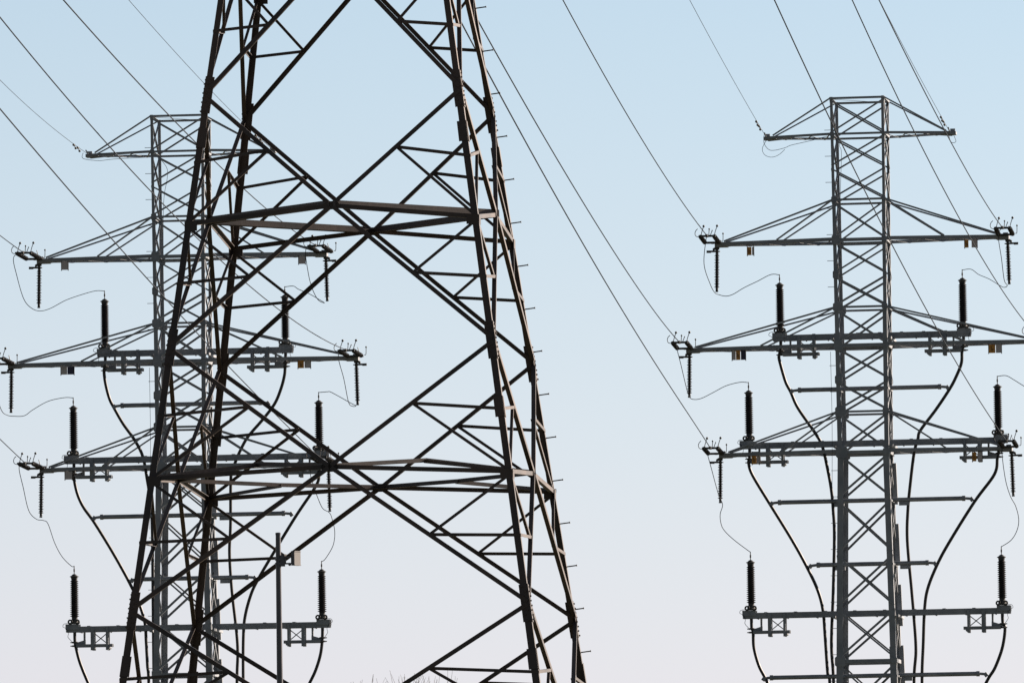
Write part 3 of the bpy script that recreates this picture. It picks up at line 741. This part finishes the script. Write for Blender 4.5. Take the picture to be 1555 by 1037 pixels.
STR_D = {'R': (0.02, -1.60, 0.10), 'L': (-0.12, -1.58, 0.09)}
SX = {('R', -1): {1: -5.45, 2: -6.52, 3: -5.45}, ('R', 1): {1: 5.26, 2: 6.34, 3: 5.26}, ('L', -1): {1: -5.45, 2: -6.52, 3: -5.45}, ('L', 1): {1: 5.30, 2: 6.36, 3: 5.30}}
for key in ('R', 'L'):
    proto = make_strain(STR_D[key]); first = True
    for lv in (1, 2, 3):
        for sx in (-1, 1):
            o = proto if first else copy_tree(proto); first = False
            base = (SX[(key, sx)][lv], -0.25, ARMS[lv][0] + EYE + 0.05)
            o.location = world_of(key, base); o.rotation_euler = (0, 0, PY[key][3])
            side = 'left' if sx < 0 else 'right'
            tag(o, 'tension insulator pair at the %s tip of the %s insulator arm, %s pylon' % (side, ARM_NAMES[lv], SIDE[key]),
                'insulator', 'tension insulators holding the wires')
            w = WIRES['%s_L%d%s' % (key, lv + 1, 'L' if sx < 0 else 'R')]
            d = STR_D[key]
            start = world_of(key, (base[0] + d[0], base[1] + d[1] - 0.2, base[2] + d[2] + 0.02))
            wire(key, 'power_line', *w, start, 0.0165, 'overhead power wire ending at the %s tip of the %s insulator arm, %s pylon' % (side, ARM_NAMES[lv], SIDE[key]),
                 'power line', 'overhead power wires')

def damper(m, p, q):
    m.tube([p, q], 0.012, 6)
    m.ball(p, 0.045); m.ball(q, 0.045)

for key in ('R', 'L'):
    for sx in (-1, 1):
        side = 'left' if sx < 0 else 'right'
        w = WIRES['%s_E%s' % (key, 'L' if sx < 0 else 'R')]
        start = world_of(key, (sx * 3.42 - (0.14 if (key, sx) == ('R', 1) else 0.0), -0.15, ARMS[0][0] + EYE + 0.03))
        o = wire(key, 'earth_wire', *w, start, 0.0085, 'thin earth wire running up from the %s tip of the top arm, %s pylon' % (side, SIDE[key]), 'earth wire', 'thin earth wires')
        st, kx, a, b = V(*w[0]), w[1], w[2], w[3]
        f = MB()
        for t in (5.0, 7.0):
            p = V(st.x + kx * t, st.y - t, st.z + a * t + b * t * t) + (start - st) * math.exp(-t / 14.0)
            f.tube([p + V(0, 0, 0.01), p + V(0, 0, -0.07)], 0.02, 6); damper(f, p + V(-kx * 0.55, 0.55, -0.07), p + V(kx * 0.55, -0.55, -0.06))
        f.tube([start, start + V(kx * 1.2, -1.2, 0.02)], 0.026, 6)
        f.build('vibration_damper', M_FIT, o)

for k, loops in EARTH_LOOPS.items():
    side = 'left' if k.endswith('L') else 'right'
    m = MB()
    for i, l in enumerate(loops): m.tube(spline([V(x, -0.12 - 0.1 * i, z) for x, z in l]), 0.009, 6)
    o = m.build('earth_jumper', M_WIRE); o.location = world_of(k[0], (0, 0, 0)); o.rotation_euler = (0, 0, PY[k[0]][3])
    tag(o, 'thin slack earth loop hanging under the %s tip of the top arm, %s pylon' % (side, SIDE[k[0]]), 'earth loop', 'slack earth loops')

NUM = {'L2': 1, 'L3': 2, 'L4': 3}
for k, pts in JUMPERS.items():
    lv = NUM[k[2:4]]; side = 'left' if k.endswith('L') else 'right'
    n = len(pts); P = []
    for i, (x, z) in enumerate(pts):
        f = max(0.0, 1 - i / (n * 0.45)); P.append(V(x, -1.9 * f ** 1.5, z + 0.0))
    # the loop leaves the wire clamp in front of the arm, drops to the hanging insulator and runs back to the termination stem
    s = -1 if side == 'left' else 1
    P[-1] = V(s * TERMX[lv - 1] + PY[k[0]][4], 0, TERMZ[lv - 1] + EYE + 0.05 + 2.10)
    if lv < 3: P[-2] = V(P[-1].x + s * 0.32, 0, P[-1].z + 0.02)
    P[0] = V(SX[(k[0], s)][lv] + STR_D[k[0]][0], -2.05, ARMS[lv][0] + EYE + 0.13)
    m = MB(); m.tube(spline(P, 8), 0.013, 6)
    o = m.build('jumper_wire', M_WIRE); o.location = world_of(k[0], (0, 0, 0)); o.rotation_euler = (0, 0, PY[k[0]][3])
    tag(o, 'slack jumper wire below the %s tip of the %s insulator arm, %s pylon' % (side, ARM_NAMES[lv], SIDE[k[0]]),
        'jumper wire', 'slack jumper wires')

for k, pts in CABLES.items():
    key, lv, side = k[0], int(k[2]), 'left' if k.endswith('L') else 'right'
    s = -1 if side == 'left' else 1
    P = [V(x, 0, z) for x, z in pts]
    xt = s * TERMX[lv - 1] + PY[key][4]
    P[0] = V(xt, 0, TERMZ[lv - 1] + EYE + 0.02); P.insert(1, V(xt, 0, TERMZ[lv - 1] + EYE - 0.55)); 
    P = [P[0], P[1]] + [p for p in P[2:] if p.z < P[1].z - 0.12]
    last = P[-1]
    run = -1.32 if side == 'left' else 1.85
    if lv == 3: P += [V(last.x * 0.86, 0, last.z - 0.9), V(last.x * 0.68, 0, last.z - 2.2), V(last.x * 0.56, 0, last.z - 4.2), V(last.x * 0.54, 0, 6.0), V(last.x * 0.54, 0, 0.0)]
    else: P += [V(last.x, 0, last.z - 3.0), V(last.x, 0, last.z - 7.0), V(last.x, 0, 0.0)]
    m = MB(); m.tube(spline(P, 8), 0.058, 10)
    o = m.build('power_cable', M_CABLE); o.location = world_of(key, (0, 0, 0)); o.rotation_euler = (0, 0, PY[key][3])
    tag(o, 'thick black cable hanging from the %s termination of the %s cable platform, %s pylon' % (side, LEVEL3[lv - 1], SIDE[key]), 'cable', 'black cables down the grey pylons')

# ------------------------------------------------------------------ plates hung under the arms
MATS = {'orange': M_ORANGE, 'grey': M_GREY, 'navy': M_NAVY}
for key, rows in SIGNS.items():
    for (n, z0, z1, panels) in rows:
        lv = int(n[1]) - 1; side = 'left' if n.endswith('L') else 'right'
        xs = [p[1] for p in panels] + [p[2] for p in panels]
        cx = (min(xs) + max(xs)) / 2
        yb = -0.30
        r = empty('phase_plate', world_of(key, (cx, yb, z0)), PY[key][3])
        fr = MB(); hgt = z1 - z0 - 0.03
        for x in (min(xs) - cx, max(xs) - cx): fr.box((x, 0.02, hgt / 2 + 0.05), (0.03, 0.03, hgt + 0.16))
        fr.box((0, 0.03, hgt + 0.10), (max(xs) - min(xs), 0.03, 0.04))
        fr.build('hanging_frame', M_FIT, r)
        for (c, a, b) in panels:
            m = MB(); m.box(((a + b) / 2 - cx, 0, hgt / 2), (b - a - 0.01, 0.012, hgt)); po = m.build('plate', MATS[c], r)
            po['label'] = {'orange': 'orange plate with a small dark mark', 'grey': 'plain grey plate', 'navy': 'dark navy plate'}[c]
            if c == 'orange':
                k = MB(); x = (a + b) / 2 - cx; q = hgt
                k.box((x - 0.025, -0.011, q * 0.5), (0.018, 0.006, q * 0.5)); k.box((x + 0.03, -0.011, q * 0.38), (0.018, 0.006, q * 0.26))
                for zz in (0.27, 0.50): k.box((x, -0.0115, q * zz), (0.06, 0.006, 0.02))
                k.build('painted_mark', M_MARK, po)
        names = [p[0] for p in panels]
        tag(r, '%s plate hung under the %s half of the %s insulator arm, %s pylon' % ('-'.join(names), side, ARM_NAMES[lv], SIDE[key]), 'phase plate', 'phase plates under the arms')

# ------------------------------------------------------------------ pole with a lamp box in front of the brown pylon
def lamp_pole():
    r = empty('lamp_pole', (-3.37, 118.0, 0.0))
    tag(r, 'slim grey pole with a boxy floodlight near its top, before the brown pylon', 'pole')
    m = MB(); m.tube([(0.0, 0, 0), (0.0, 0, 4.0), (0, 0, 8.15)], 0.066, 16, True, 0.036); m.lathe([(0.036, 8.15), (0.039, 8.15), (0.039, 8.18), (0.02, 8.185)], 16)
    m.build('shaft', M_POLE, r)
    b = MB(); z = 7.80
    for dz in (-0.06, 0.0): b.lathe([(0.046, -0.014), (0.05, -0.014), (0.05, 0.014), (0.046, 0.014)], 14, (0, 0, z + dz))
    b.box((0.06, -0.015, z - 0.02), (0.07, 0.05, 0.16)); b.box((0.115, 0.0, z - 0.06), (0.14, 0.03, 0.022)); b.box((0.13, 0, z + 0.035), (0.10, 0.03, 0.02))
    b.tube([(0.16, -0.03, z - 0.07), (0.16, 0.05, z - 0.07)], 0.022, 10); b.box((0.10, 0, z - 0.0), (0.02, 0.03, 0.10))
    b.build('bracket', M_POLE, r)
    j = MB(); j.box((0.088, -0.02, z + 0.035), (0.045, 0.04, 0.075), Matrix.Rotation(math.radians(50), 3, 'Z')); j.build('sunlit_bracket_piece', M_HOUSE, r)  # piece of the bracket, added as a small box turned to catch the sun
    rot = Matrix.Rotation(math.radians(58), 3, 'Z')
    h = MB(); c = V(0.252, 0.02, z + 0.015)
    h.box(c, (0.155, 0.05, 0.185), rot); h.box(c + V(0, 0, 0.097), (0.165, 0.06, 0.012), rot); h.box(c + V(0, 0, -0.098), (0.165, 0.06, 0.012), rot)
    ho = h.build('lamp_housing', M_HOUSE, r)
    f = MB()
    for k in range(5): f.box(c + rot @ V(-0.060 + 0.03 * k, 0.036, 0), (0.008, 0.022, 0.17), rot)
    f.box(c + rot @ V(-0.081, 0, 0), (0.006, 0.048, 0.18), rot)
    f.build('cooling_fins', M_POLE, ho)
lamp_pole()

# ------------------------------------------------------------------ bare trees far behind
def bare_tree(x, y, h, seed, label):
    rng = random.Random(seed)
    r = empty('bare_tree', (x, y, 0))
    tag(r, label, 'tree', 'bare trees on the skyline')
    t = MB(); t.tube([(0, 0, 0), (0.1, 0, h * 0.3), (0.0, 0.1, h * 0.62)], 0.24, 8, True, 0.10); t.build('trunk', M_BARK, r)
    c = MB()
    def grow(p, d, l, rad, depth):
        q = p + d * l
        c.tube([p, p.lerp(q, 0.5) + V(rng.uniform(-1, 1), rng.uniform(-1, 1), 0) * l * 0.04, q], rad, 4, False, rad * 0.65)
        if depth == 0: return
        for k in range(rng.choice((2, 3, 3))):
            nd = (d + V(rng.gauss(0, 0.34), rng.gauss(0, 0.34), rng.uniform(0.05, 0.4))).normalized()
            grow(q, nd, l * rng.uniform(0.62, 0.86), max(rad * 0.64, 0.011), depth - 1)
    for k in range(11):
        a = rng.uniform(0, 6.28); z = h * rng.uniform(0.25, 0.60)
        grow(V(0, 0, z), V(math.cos(a) * 0.4, math.sin(a) * 0.4, 1).normalized(), (h - z) * 0.27, 0.065, 5)
    zmax = max(v[2] for v in c.v); f = (h - h * 0.25) / (zmax - h * 0.25)
    c.v = [(v[0], v[1], v[2] if v[2] < h * 0.25 else h * 0.25 + (v[2] - h * 0.25) * f) for v in c.v]
    c.build('crown', M_BARK, r)
bare_tree(-7.7, 455, 19.05, 3, 'bare tree top furthest left on the skyline, left of the brown pylon brace')
bare_tree(-6.6, 465, 19.40, 8, 'bare tree top rising highest in the middle of the skyline twigs')
bare_tree(-5.2, 460, 18.95, 5, 'bare tree top under the brown pylon brace, furthest right')
